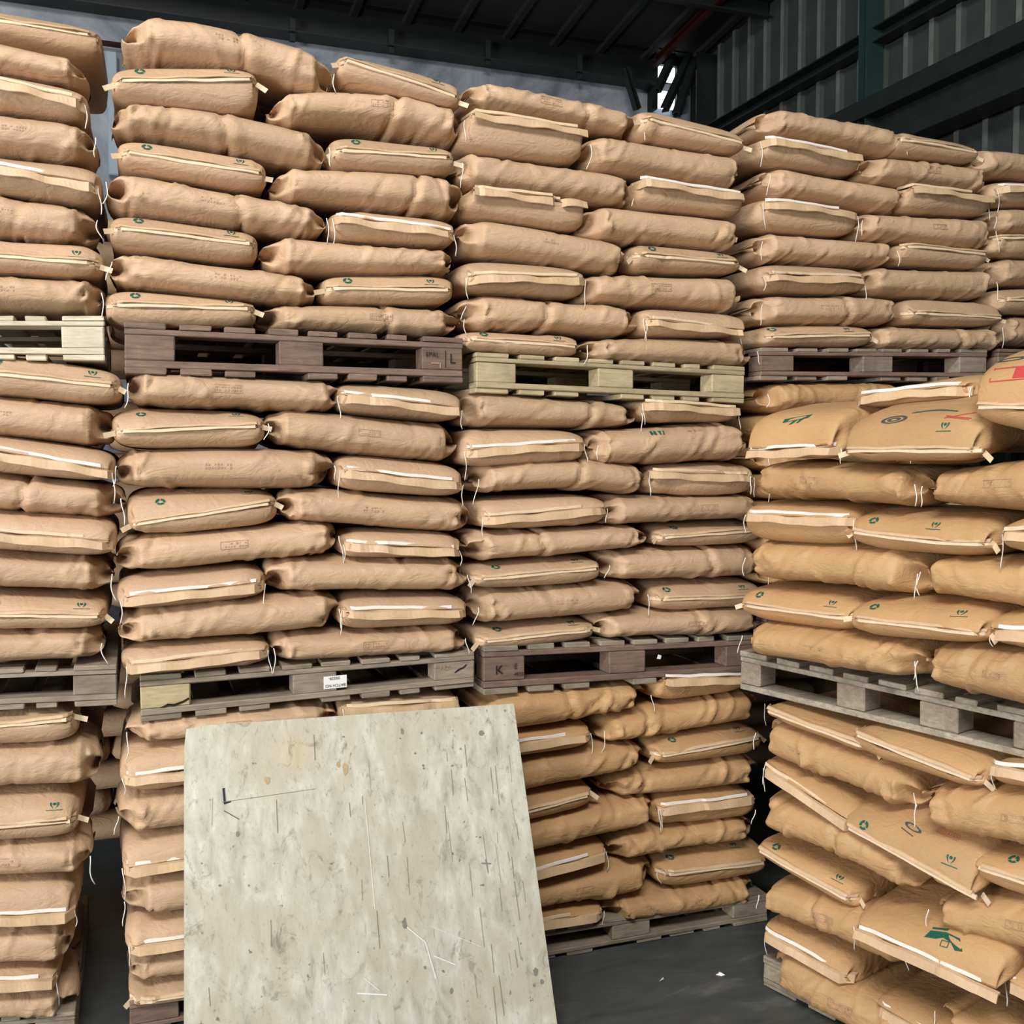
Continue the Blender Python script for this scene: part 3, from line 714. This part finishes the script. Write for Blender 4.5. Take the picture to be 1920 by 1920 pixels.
# ------------------------------------------------------------------ sacks.  kind xl top bottom xr top bottom  [options]
ORD = ['first', 'second', 'third', 'fourth', 'fifth', 'sixth', 'seventh', 'eighth', 'ninth', 'tenth']
DATA = {
'AT': ('up', 'pale far-left upper pallet', WALLF, 'p', [
 "G -70 2 66 195 46 124 s=.45,.6|y=.22|plain=1", "L -240 18 84 160 98 166 ", "T -72 112 190 166 165 236 s=.65,.5", "L -232 178 262 178 222 306", "T -68 268 345 192 312 384 s=.6,.45",
 "L -232 325 430 182 392 454", "G -70 432 504 194 462 519", "L -232 492 572 192 528 588"]),
'AM': ('up', 'grey pallet at left edge', WALLF, 'p', [
 "G -66 652 734 230 692 757 s=.45,.5", "L -232 715 792 210 762 836", "T -64 795 872 219 856 912 s=.6,.35", "L -232 870 946 230 906 966 tr=1", "T -64 962 1024 219 976 1046 s=.5,.4",
 "L -232 1024 1098 209 1050 1114", "G -64 1108 1178 204 1118 1172 s=.4,.4", "L -232 1180 1262 192 1188 1240 tr=1"]),
'AB': ('down', 'grey pallet at left edge', WALLF, 'p', [
 "G -110 1340 1412 146 1322 1388 plain=1|s=.6,.7", "L -240 1412 1495 186 1388 1480", "G -110 1492 1590 152 1482 1570 s=.35,.42", "L -240 1590 1662 168 1574 1642 tr=1",
 "T -110 1660 1745 147 1643 1732 s=.3,.3|tr=1", "L -240 1748 1822 132 1736 1810", "T -110 1826 1868 113 1812 1852 s=.6,.6", "L -240 1868 1922 142 1852 1912"]),
'BT': ('up', 'dark brown upper pallet', WALLF, 'p', [
 "L 230 26 110 624 108 176 h=.045|k=.55", "G 628 90 150 868 152 206 s=.62,.3|rz=.9",
 "G 206 122 190 489 116 200 s=.42,.66|rz=.78|gz=.86|ear=0", "L 508 176 242 870 204 266 h=.035|k=.62",
 "L 209 188 254 616 236 308 h=.02|k=.5|tr=1", "G 620 248 300 861 270 328 s=.42,.48|ear=1",
 "G 218 252 310 506 276 348 s=.45,.42", "L 514 314 382 873 336 408 h=.014|k=.72",
 "L 199 318 386 613 372 438 tr=1", "T 618 384 446 857 410 466 s=.62,.45|tl=1|tr=1",
 "G 203 396 460 489 434 488 s=.48,.52", "L 493 440 506 854 464 513",
 "L 206 467 532 599 514 568", "G 602 512 568 856 512 570 s=.45,.45",
 "G 196 538 612 486 560 613 s=.5,.6", "L 489 567 616 868 577 635 tr=1"]),
'BM': ('up', 'pallet with white sticker', WALLF, 'p', [
 "L 240 690 757 646 714 770 tl=1", "T 628 712 764 869 732 794 s=.55,.4|tl=1",
 "G 206 768 840 500 758 832 s=.38,.55|red=1|ear=0", "L 501 768 836 862 796 861",
 "L 217 844 915 626 843 912 tr=1", "T 628 855 916 873 882 932 s=.55,.42|tl=1|tr=1",
 "G 234 922 1010 524 912 978 s=.25,.62|red=1|redx=.24|ear=0|rx=.22|rz=.72|gx=.8|gz=.88", "L 524 922 986 890 937 1000",
 "L 217 1012 1082 637 977 1044 h=.006|tr=1", "T 638 992 1046 867 1002 1053 s=.5,.4|tl=1|tr=1",
 "T 218 1082 1150 502 1056 1114 s=.4,.45|tl=1|tr=1", "L 502 1050 1111 877 1048 1113 h=.006|tr=1",
 "L 224 1147 1218 637 1116 1180 h=.004", "T 632 1112 1173 879 1117 1176 s=.55,.55|tl=1",
 "T 227 1217 1274 511 1200 1246 s=.45,.6|tl=1|tr=1", "L 511 1194 1247 873 1176 1227 tr=1"]),
'BB': ('down', 'pallet with white sticker', WALLF, 'p', [
 "L 238 1350 1404 636 1316 1378 tl=1", "T 636 1318 1372 868 1302 1352 s=.8,.8",
 "T 222 1402 1494 505 1372 1450 s=.4,.5|tl=1", "L 508 1372 1445 868 1352 1415",
 "L 218 1494 1572 636 1452 1530 tl=1", "T 640 1445 1515 868 1415 1485 s=.5,.5",
 "T 222 1574 1658 505 1530 1606 s=.35,.45|tl=1", "L 508 1530 1598 868 1488 1556",
 "L 230 1658 1732 636 1610 1684", "T 640 1598 1668 868 1558 1628 s=.5,.5",
 "T 232 1733 1798 505 1684 1750 s=.4,.4", "L 508 1684 1746 868 1630 1692",
 "L 242 1798 1850 636 1748 1806", "T 640 1746 1800 868 1694 1750 s=.5,.5",
 "G 240 1850 1892 505 1806 1852 s=.4,.4|plain=1", "L 508 1806 1850 868 1750 1800"]),
'CT': ('up', 'yellow upper pallet', WALLF, 'p', [
 "L 880 146 204 1204 210 252 h=.012", "G 1198 194 250 1401 244 290 s=.55,.35|plain=1",
 "T 868 204 277 1101 236 293 s=.85,.85|tl=1|tr=1", "L 1104 254 306 1398 292 357 tl=1",
 "L 862 280 350 1191 332 383", "T 1189 330 382 1397 362 408 s=.78,.75",
 "T 868 350 402 1100 374 427 s=.88,.85|tl=1", "L 1100 380 442 1393 412 473",
 "L 866 400 482 1184 454 513 h=.008", "G 1183 444 500 1393 474 516 s=.5,.4",
 "T 866 482 548 1101 482 546 s=.4,.6|tl=1|tr=1", "L 1084 512 562 1399 516 581",
 "L 868 548 613 1206 576 630", "T 1203 570 627 1403 590 635 s=.5,.25|tl=1|tr=1",
 "G 864 616 658 1092 630 674 s=.5,.45", "L 1098 630 676 1416 634 694 tr=1"]),
'CM': ('up', 'dark pallet right of sticker pallet', WALLF, 'p', [
 "L 866 727 798 1200 756 821 k=.7|tr=1", "T 1198 744 774 1389 762 796 s=.75,.75|tl=1|tr=1",
 "T 864 802 881 1102 794 856 s=.42,.6|tl=1|tr=1", "L 1116 798 873 1406 792 863 tl=1|NN=1|y=-.03",
 "L 892 880 934 1216 872 934 h=.03|k=.58|tr=1", "T 1211 868 927 1417 868 931 s=.75,.55|tl=1",
 "T 896 935 1000 1142 912 979 s=.38,.6|tl=1|tr=1", "L 1137 930 987 1440 926 976",
 "L 884 995 1053 1222 985 1030 ", "G 1226 980 1022 1432 972 1020 s=.45,.6|ear=0",
 "G 884 1062 1110 1132 1045 1090 s=.45,.55|ear=0", "L 1137 1035 1096 1440 1018 1086 k=.62",
 "L 892 1106 1176 1212 1086 1151 tr=1", "G 1222 1086 1146 1432 1078 1138 s=.42,.42|rx=.13",
 "G 892 1178 1222 1120 1164 1200 s=.45,.55|ear=0", "L 1126 1152 1202 1440 1140 1191"]),
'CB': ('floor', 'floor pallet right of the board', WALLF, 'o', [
 "L 905 1302 1382 1220 1281 1338 k=.5", "T 1228 1265 1303 1402 1262 1294 s=.9,.9",
 "L 1130 1338 1398 1430 1298 1356 k=.25", "T 880 1392 1442 1113 1358 1391 s=.7,.6|tr=1",
 "L 905 1432 1505 1210 1390 1453", "G 1222 1376 1427 1432 1356 1408 s=.4,.6|ear=0",
 "L 1140 1448 1501 1427 1419 1476", "G 870 1512 1566 1115 1463 1500 s=.4,.6|plain=1",
 "L 905 1566 1628 1236 1492 1550", "T 1226 1496 1543 1419 1474 1531 s=.7,.75|tl=1|tr=1",
 "T 880 1628 1688 1144 1573 1612 s=.5,.6|tr=1", "L 1145 1568 1616 1419 1532 1576",
 "L 905 1684 1728 1230 1608 1676", "G 1232 1600 1656 1443 1576 1645 s=.5,.45|rx=.14|rz=.8|gx=.72|gz=.85",
 "T 880 1728 1764 1136 1696 1722 s=.6,.6|tr=1", "L 1137 1684 1736 1426 1648 1700 "]),
'DT': ('up', 'grey-brown upper pallet', WALLF, 'p', [
 "L 1434 197 252 1694 240 292 h=.01", "G 1668 236 284 1836 268 308 s=.5,.45|plain=1",
 "T 1424 250 306 1617 270 321 s=.75,.6|tl=1", "L 1627 292 337 1857 312 366",
 "L 1438 305 360 1704 352 395", "T 1692 336 389 1862 366 402 s=.85,.75|tl=1|tr=1",
 "T 1422 370 427 1611 390 437 s=.75,.7|tl=1|tr=1", "L 1611 398 442 1865 410 466",
 "L 1424 432 486 1680 456 499 tl=1", "G 1682 452 489 1851 477 505 s=.75,.7|plain=1",
 "T 1426 490 546 1628 502 548 s=.5,.5|tl=1|tr=1", "L 1624 495 549 1864 504 561",
 "L 1424 548 609 1692 558 609 tl=1", "G 1696 560 600 1884 567 611 s=.4,.3|plain=1",
 "G 1428 608 653 1639 606 651 s=.45,.5|rx=.1|gx=.75", "L 1637 612 655 1886 616 660"]),
'FT': ('up', 'dark pallet at right edge', WALLF, 'p', [
 "L 1832 274 333 2090 292 345", "T 1864 332 384 2010 330 380 s=.6,.6|tl=1", "L 1862 388 438 2090 390 440 ", "G 1862 440 480 2010 438 478 s=.8,.8|plain=1",
 "L 1860 484 538 2090 482 534", "G 1870 540 588 2010 538 584 s=.5,.5|plain=1", "L 1876 592 650 2090 590 648"]),
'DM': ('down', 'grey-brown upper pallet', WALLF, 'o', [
 "L 1436 716 772 1700 714 768 tl=1", "G 1704 716 768 1862 716 766 s=.5,.5",
 "G 1436 772 832 1640 770 826 s=.5,.5", "L 1645 770 826 1880 766 820",
 "L 1436 832 886 1700 826 878", "T 1704 826 878 1862 820 870 s=.5,.5",
 "T 1436 886 940 1640 878 932 s=.5,.5", "L 1645 878 932 1880 870 922",
 "L 1436 940 994 1700 932 982", "T 1704 932 982 1862 924 972 s=.5,.5",
 "T 1436 994 1048 1640 986 1036 s=.5,.5", "L 1645 986 1036 1880 974 1024",
 "L 1436 1048 1102 1700 1036 1088", "T 1704 1036 1088 1862 1026 1076 s=.5,.5",
 "T 1436 1102 1150 1640 1092 1138 s=.5,.5", "L 1645 1092 1138 1880 1078 1124"]),
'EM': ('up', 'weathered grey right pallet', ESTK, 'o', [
 "T 1606 737 776 1832 702 764 s=.75,.6|tl=1|t=.10|y=.16", "G 1822 668 800 2140 610 850 s=.3,.3|t=.12|y=-.05|BIGR=1|plain=1",
 "T 1404 778 864 1582 770 858 s=.18,.3|t=.16|tr=1|BIGG=1|y=-.02", "G 1582 766 856 1850 748 888 s=.25,.25|t=.16|BIGO=1|y=-.06|ear=1|gx=.74|gz=.66|rx=-1",
 "L 1414 864 930 1724 886 948 tr=1|st=1|sx=.4", "L 1736 874 952 2110 826 985 y=-.02",
 "T 1396 938 1011 1610 946 1020 s=.62,.65|tl=1|tr=1", "G 1590 955 1012 1872 950 1052 s=.42,.3|h=-.02|ear=1|gx=.62", "T 1876 950 1030 2110 940 1060 s=.55,.55|y=-.04",
 "L 1401 1013 1087 1726 1046 1122 h=.01|tr=1", "L 1729 1044 1113 2120 1028 1180",
 "G 1388 1092 1153 1612 1106 1180 s=.4,.38", "G 1590 1122 1180 1862 1130 1212 s=.45,.3|ear=1|y=-.03", "T 1856 1136 1198 2110 1140 1250 s=.5,.4|tl=1",
 "L 1395 1168 1230 1724 1216 1284 y=-.03", "L 1727 1206 1287 2120 1243 1376 st=1|sx=.42|y=-.03"]),
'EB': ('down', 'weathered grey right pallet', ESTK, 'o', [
 "G 1436 1312 1344 1642 1382 1424 s=.6,.5|plain=1", "G 1600 1352 1402 1852 1418 1488 s=.7,.3|plain=1|y=-.01", "T 1856 1420 1470 2120 1452 1496 s=.8,.7",
 "L 1421 1338 1404 1722 1458 1536 st=1|sx=.3|tr=1", "L 1724 1472 1560 2130 1490 1650 st=1|sx=.5|y=-.03",
 "T 1430 1418 1452 1614 1514 1566 s=.6,.4|tl=1", "G 1582 1512 1556 1846 1578 1692 s=.3,.15|t=.2|y=-.04|red=1|redx=.72|BIGE=1",
 "L 1421 1482 1560 1716 1612 1694 h=.03|k=.55|y=-.03", "G 1822 1585 1642 2120 1630 1760 s=.5,.4|ear=0|rx=.28",
 "G 1420 1564 1606 1614 1650 1702 s=.45,.4", "L 1744 1664 1730 2150 1690 1868 y=-.01",
 "L 1428 1648 1716 1706 1748 1836 k=.4|h=.02", "T 1598 1706 1756 1896 1790 1872 s=.5,.1|t=.18|tl=1|tr=1|BIGW=1|y=-.05",
 "T 1432 1712 1748 1608 1800 1858 s=.5,.4", "T 1882 1800 1866 2140 1900 2010 s=.6,.5|tl=1",
 "L 1444 1782 1852 1718 1916 2010 y=-.02", "T 1642 1850 1905 1850 1950 2030 s=.6,.5|tl=1|y=-.01", "L 1760 1868 1930 2140 2030 2150"]),
}
NNMARK = [('green_lettering', [[(-.06, -.01), (-.05, -.01), (-.045, .012), (-.055, .012)], [(-.055, .012), (-.05, .012), (-.038, -.01), (-.043, -.01)], [(-.043, -.01), (-.034, -.01), (-.03, .012), (-.039, .012)],
    [(-.025, -.01), (-.016, -.01), (-.012, .012), (-.021, .012)], [(-.021, .012), (-.016, .012), (-.004, -.01), (-.009, -.01)], [(-.009, -.01), (.0, -.01), (.004, .012), (-.005, .012)]], 'green', .42, .82),
    ('faded_lettering', rect(.03, 0, .018, .012, 0, 1)+rect(.055, 0, .012, .016, 0, 1)+rect(.078, .002, .014, .014, 0, 1), 'stamp', .55, .84)]
BIG = {
 'NN': NNMARK,
 'BIGG': [('green_logo', [[(-.05, -.012), (.05, .012), (.055, .03), (-.05, .008)], [(-.02, -.022), (-.005, -.018), (.012, .004), (-.005, .0)], [(.01, -.014), (.02, -.012), (.04, .012), (.02, .008)]], 'green', .5, .84)],
 'BIGO': [('oval_emblem', ellring(0, 0, .045, .018, .72, 18, .12)+ellring(0, 0, .024, .009, .5, 12, .12), 'dark_ink', .36, .80),
          ('green_swoosh', [[(-.05+.02*i, .012*math.sin(i*.4)), (-.03+.02*i, .012*math.sin((i+1)*.4)), (-.03+.02*i, .006+.014*math.sin((i+1)*.4)), (-.05+.02*i, .004+.014*math.sin(i*.4))] for i in range(8)], 'green', .55, .90),
          ('red_triangle_print', rect(0, 0, .09, .004, -.2)+rect(0, .008, .09, .003, .25)+rect(.0, -.006, .08, .003, -.2), 'red', .80, .80)],
 'BIGR': [('oval_emblem', ellring(0, 0, .06, .012, .6, 18, .1), 'dark_ink', .20, .90),
          ('red_frame_print', frame(0, 0, .16, .045, .004, .05), 'red', .30, .70), ('red_block_print', rect(.01, 0, .04, .04, 0, 2), 'red', .30, .71),
          ('green_lettering', rect(0, 0, .02, .005, .3, 1)+rect(.004, .010, .014, .004, -.4, 1)+rect(-.006, -.01, .012, .004, .2, 1), 'green', .05, .55)],
 'BIGE': [('oval_emblem', ellring(0, 0, .034, .012, .68, 16, -.15)+rect(-.01, -.026, .05, .004, -.3), 'dark_ink', .50, .88)],
 'BIGW': [('green_emblem', [[(-.06, -.02), (-.02, -.012), (.0, .0), (.0, .02), (-.05, .01)], [(.0, .0), (.03, -.01), (.05, -.035), (.075, -.03), (.05, .015), (.0, .02)],
            [(-.05, .016), (.0, .026), (.0, .032), (-.05, .022)]]+frame(.012, -.022, .024, .024, .003), 'green', .60, .86)],
}
KW = {'L': 'lengthwise %s', 'T': 'end-on %s with sewn flap', 'G': 'end-on %s with pale tape'}
back_row = []
for key, (mode, desc, st, mt, rows) in DATA.items():
    items = []
    for r in rows:
        tk = r.split()
        q = [float(v) for v in tk[1:7]]; opt = {}
        if len(tk) > 7:
            for kv in tk[7].split('|'):
                k, v = kv.split('=')
                if k == 's': opt['s'] = tuple(float(x) for x in v.split(','))
                else: opt[k] = float(v)
        for b in BIG:
            if b in opt: opt['marks'] = BIG[b]
        if 'ear' in opt: opt['ear'] = int(opt['ear'])
        if opt.get('rx', 0) < 0: opt['rx'] = 0.1; opt['rz'] = 1.5
        items.append((tk[0], q, opt))
    # neighbours in a stack press on one another: share the boundary between touching layers
    for it in range(2):
        tgt = []
        for i, (k1, q1, o1) in enumerate(items):
            tp = []
            for fr_ in (0.2, 0.8):
                x = q1[0]+(q1[3]-q1[0])*fr_; yt = q1[1]+(q1[4]-q1[1])*fr_; yb = q1[2]+(q1[5]-q1[2])*fr_
                up, dn = [], []
                for j, (k2, q2, o2) in enumerate(items):
                    if j == i or not (q2[0]-5 < x < q2[3]+5): continue
                    f2 = (x-q2[0])/(q2[3]-q2[0]); t2 = q2[1]+(q2[4]-q2[1])*f2; b2 = q2[2]+(q2[5]-q2[2])*f2
                    if abs(b2-yt) < 22 and t2 < yt: up.append(b2)
                    if abs(t2-yb) < 22 and b2 > yb: dn.append(t2)
                nt = (yt+(sum(up)/len(up)))/2 if up else yt
                nb = (yb+(sum(dn)/len(dn)))/2 if dn else yb
                tp.append((nt, nb))
            tgt.append(tp)
        for (k1, q1, o1), tp in zip(items, tgt):
            for c_ in (0, 1):
                a_, b_ = tp[0][c_], tp[1][c_]; m_ = (b_-a_)/0.6
                q1[1+c_] = a_-m_*0.2; q1[4+c_] = b_+m_*0.2
    # layer number from the data order
    single = key in ('AT', 'AM', 'AB', 'FT')
    lay = []
    if single: lay = [(i, '') for i in range(len(items))]
    elif key == 'EM':
        lay = [(0, 'left'), (0, 'right'), (1, 'left'), (1, 'middle'), (2, 'left'), (2, 'right'), (3, 'left'), (3, 'middle'), (3, 'right'), (4, 'left'), (4, 'right'), (5, 'left'), (5, 'middle'), (5, 'right'), (6, 'left'), (6, 'right')]
    elif key == 'EB':
        lay = [(0, 'left'), (0, 'middle'), (0, 'right'), (1, 'left'), (1, 'right'), (2, 'left'), (2, 'right'), (3, 'left'), (3, 'right'), (4, 'left'), (4, 'right'), (5, 'left'), (5, 'right'), (6, 'left'), (6, 'right'), (7, 'left'), (7, 'middle'), (7, 'right')]
    else:
        for i in range(0, len(items), 2):
            pr = sorted((items[i], items[i+1]), key=lambda t: t[1][0])
            for it in (items[i], items[i+1]): lay.append((i//2, 'left' if it is pr[0] else 'right'))
    nl = max(l for l, _ in lay)+1
    for (kind, q, opt), (li, side) in zip(items, lay):
        n = li if mode == 'down' else nl-1-li
        kp = KW[kind] % ('paper sack' if kind != 'L' else 'brown paper sack')
        rel = 'below' if mode == 'down' else 'above'
        pos = '%s%s layer %s %s' % ((side+', ') if side else '', ORD[n], rel, desc)
        label = kp+', '+pos
        make_bag(st, kind, q, label, 'sacks stacked %s the %s' % (rel, desc), M['kraft_pink' if mt == 'p' else 'kraft_dim_ochre'], opt)
        if kind == 'L' and key in ('AB', 'BM', 'CT', 'CM', 'CB', 'DT', 'DM', 'BT', 'AM', 'AT', 'BB'):
            back_row.append((st, q, key))
# ---- deeper rows as one mass; unseen second row added to block light
def simple_sack(st, X0, X1, y0, d, z00, z01, z10, z11, rs):
    na, nc = 12, 14; V = []; Fc = []
    for i in range(na+1):
        a = -1+2*i/na; a = math.copysign(1-(1-abs(a))**1.5, a); pr = max((1-abs(a)**8)**0.5, 0.1) if abs(a) < 1 else 0.1; t = (a+1)/2
        for j in range(nc):
            p = 2*math.pi*j/nc; c_, s2 = math.cos(p), math.sin(p)
            cy = math.copysign(abs(c_)**0.7, c_); cz = math.copysign(abs(s2)**0.65, s2)
            zb, zt = z00+(z10-z00)*t, z01+(z11-z01)*t
            V.append(st.w(np.array(X0+(X1-X0)*t), np.array(y0+d/2+cy*d/2*(0.7+0.3*pr)), np.array((zb+zt)/2+cz*pr*(zt-zb)/2)))
    for i in range(na):
        for j in range(nc): Fc.append((i*nc+j, i*nc+(j+1) % nc, (i+1)*nc+(j+1) % nc, (i+1)*nc+j))
    Fc.append(tuple(range(nc-1, -1, -1))); Fc.append(tuple(na*nc+j for j in range(nc)))
    return V, Fc
SV, SF = [], []; rs_ = random.Random(5)
def addsack(*a):
    v, f = simple_sack(*a, rs_); n = len(SV); SV.extend(v); SF.extend([tuple(n+i for i in g) for g in f])
for (st, q, key) in back_row:
    X0, z01 = st.face(q[0], q[1], 0.03); _, z00 = st.face(q[0], q[2], 0.03); X1, z11 = st.face(q[3], q[4], 0.03); _, z10 = st.face(q[3], q[5], 0.03)
    addsack(st, X0+0.01, X1-0.01, 0.47, 0.45, z00, z01, z10, z11)
for ci in range(7):
    for zi in range(25):
        if zi in (0, 9, 18): continue
        z = zi*0.127
        for xi in range(2):
            sp = 0.74 if (zi+ci) % 2 else 0.46
            xa = -3.15+ci*1.27+(0 if xi == 0 else sp); xb = xa+(sp if xi == 0 else 1.2-sp)
            if xb < 5.4: addsack(WALLF, xa+rs_.uniform(-.02, .01), xb, 1.55+rs_.uniform(-.03, .03), 0.6, z, z+0.13, z, z+0.13)
so = mesh_obj('stacked_sacks', SV, SF, M['kraft_pink'], None, (1.2, 1.4, 0), smooth=True); so.location = (1.2, 1.4, 0)
tag(so, 'brown paper sacks behind the front stacks, unseen second row added to block light', 'sacks', None, 'stuff')
# pallet below the hidden fourth middle stack
pal('DM', WALLF, (1436, 1152, 1215, 1880, 1128, 1188), (M['w_dark'], M['w_dark'], [M['w_dark']]), 'dark pallet hidden behind the right-hand stack')

# ------------------------------------------------------------------ plywood board leaning on the stack
NY = np.array([0, 1.0, 0])
YT, YM = -0.13, -0.50
TL = unproj(345, 1364, np.array([0, YT, 0]), NY); TR = unproj(962, 1320, np.array([0, YT, 0]), NY)
BLm = unproj(345, 1920, np.array([0, YM, 0]), NY); BRm = unproj(1043, 1920, np.array([0, YM, 0]), NY)
BL = TL+(BLm-TL)*(TL[2]/(TL[2]-BLm[2])); BR = TR+(BRm-TR)*(TR[2]/(TR[2]-BRm[2]))
bn = np.cross(TR-TL, BL-TL); bn /= np.linalg.norm(bn)
if bn[1] > 0: bn = -bn
base = (BL+BR)/2
def bpt(u, v, o=0.0):
    return (TL*(1-u)+TR*u)*(1-v)+(BL*(1-u)+BR*u)*v + bn*o
GN = 16
V, Fc = [], []
for o_ in (0.009, -0.009):
    for j in range(GN+1):
        for i in range(GN+1):
            u, v = i/GN, j/GN
            if i == 0 and j == 0: u, v = 0.006, 0.006
            V.append(bpt(u, v, o_))
nb = (GN+1)**2
for j in range(GN):
    for i in range(GN):
        a_ = j*(GN+1)+i; q_ = (a_, a_+1, a_+GN+2, a_+GN+1)
        Fc.append(q_[::-1]); Fc.append(tuple(nb+k for k in q_))
rim = [i for i in range(GN+1)]+[j*(GN+1)+GN for j in range(1, GN+1)]+[GN*(GN+1)+i for i in range(GN-1, -1, -1)]+[j*(GN+1) for j in range(GN-1, 0, -1)]
for k in range(len(rim)):
    a_, b_ = rim[k], rim[(k+1) % len(rim)]; Fc.append((a_, b_, nb+b_, nb+a_))
broot = empty('plywood_board', base, 'large pale stained plywood board leaning against the stacks', 'board')
bo = mesh_obj('board_panel', V, Fc, M['board'], broot, base)
def bmark(name, polys, m):
    if name != 'ink_mark' and len(polys) > 1:
        for pg in polys: bmark(name, [pg], m)
        return
    VV, FF = [], []
    for pg in polys:
        s0 = len(VV); VV += [bpt(u, v, 0.0105) for u, v in pg]; FF.append(tuple(range(s0, len(VV))))
    mesh_obj(name, VV, FF, M[m], bo, base)
def seg(u0, v0, u1, v1, w):
    d = np.array([u1-u0, v1-v0]); d /= np.linalg.norm(d); n = np.array([-d[1], d[0]])*w/2
    return [(u0+n[0], v0+n[1]), (u1+n[0], v1+n[1]), (u1-n[0], v1-n[1]), (u0-n[0], v0-n[1])]
bmark('ink_mark', [seg(.105, .175, .108, .218, .006), seg(.106, .216, .124, .212, .005)], 'blackink')
bmark('scratch', [seg(.105, .235, .145, .262, .0018)], 'dark_ink')
bmark('pencil_line', [seg(.10, .212, .36, .202, .0012)], 'grain_dark')
bmark('scuff', [seg(.83, .47, .86, .475, .004), seg(.845, .46, .848, .50, .003), seg(.552, .41, .552, .47, .0022)], 'grey_stain')
rsb = random.Random(11)
def blob(cu, cv, ru, rv, n=14):
    return [(cu+ru*rsb.uniform(.6, 1)*math.cos(6.283*i/n), cv+rv*rsb.uniform(.6, 1)*math.sin(6.283*i/n)) for i in range(n)]
bmark('stain', [blob(.225, .165, .009, .014), blob(.45, .155, .010, .020), blob(.43, .14, .007, .012)], 'tan_stain')
bmark('dark_stain', [blob(.60, .985, .014, .010), blob(.30, .92, .012, .011), blob(.955, .80, .010, .013), blob(.97, .83, .007, .008), blob(.945, .835, .005, .006), blob(.585, .60, .008, .02), blob(.70, .80, .006, .01), blob(.88, .085, .010, .009), blob(.63, .06, .006, .013), blob(.14, .30, .006, .008)], 'grey_stain')
bmark('wood_check', [seg(rsb.uniform(.70, .98), v_, rsb.uniform(-.003, .003)+0, v_, .001) if False else (lambda uu, l_: seg(uu, v_, uu+rsb.uniform(-.003, .003), v_+l_, rsb.uniform(.0008, .0022)))(rsb.choice((rsb.uniform(.05, .98), rsb.uniform(.75, .98))), rsb.uniform(.02, .12)) for v_ in [rsb.uniform(.03, .85) for _ in range(44)]], 'grain_dark')
bmark('white_scratch', [seg(.58, .60, .64, .66, .003), seg(.64, .66, .66, .76, .003), seg(.66, .70, .72, .735, .003), seg(.44, .755, .52, .775, .004), seg(.46, .72, .50, .76, .002), seg(.66, .62, .80, .70, .0015), seg(.50, .25, .505, .55, .0015)], 'label')

# ------------------------------------------------------------------ small litter on the floor
for i, (px, py) in enumerate(((1345, 1826), (1352, 1830), (1240, 1838))):
    h = unproj(px, py, np.array([0, 0, 0.0]), np.array([0, 0, 1.0]))
    rs = random.Random(i); v = [(h[0]+rs.uniform(-.02, .02), h[1]+rs.uniform(-.02, .02), 0.002+0.006*(k % 2)) for k in range(4)]
    c = np.mean(np.array(v), 0); v.sort(key=lambda p: math.atan2(p[1]-c[1], p[0]-c[0]))
    v2 = v+[(a, b, z-0.0015) for a, b, z in v]
    o = mesh_obj('paper_scrap', v2, [(0, 1, 2, 3), (7, 6, 5, 4)]+[(k, 4+k, 4+(k+1) % 4, (k+1) % 4) for k in range(4)], M['label'], None, (h[0], h[1], 0)); o.location = (h[0], h[1], 0)
    tag(o, ('tiny white paper scrap on floor nearest the right-hand stack', 'tiny white scrap just below the other floor scrap', 'tiny white paper scrap on floor near the plywood board')[i], 'scrap', 'scraps on the floor')
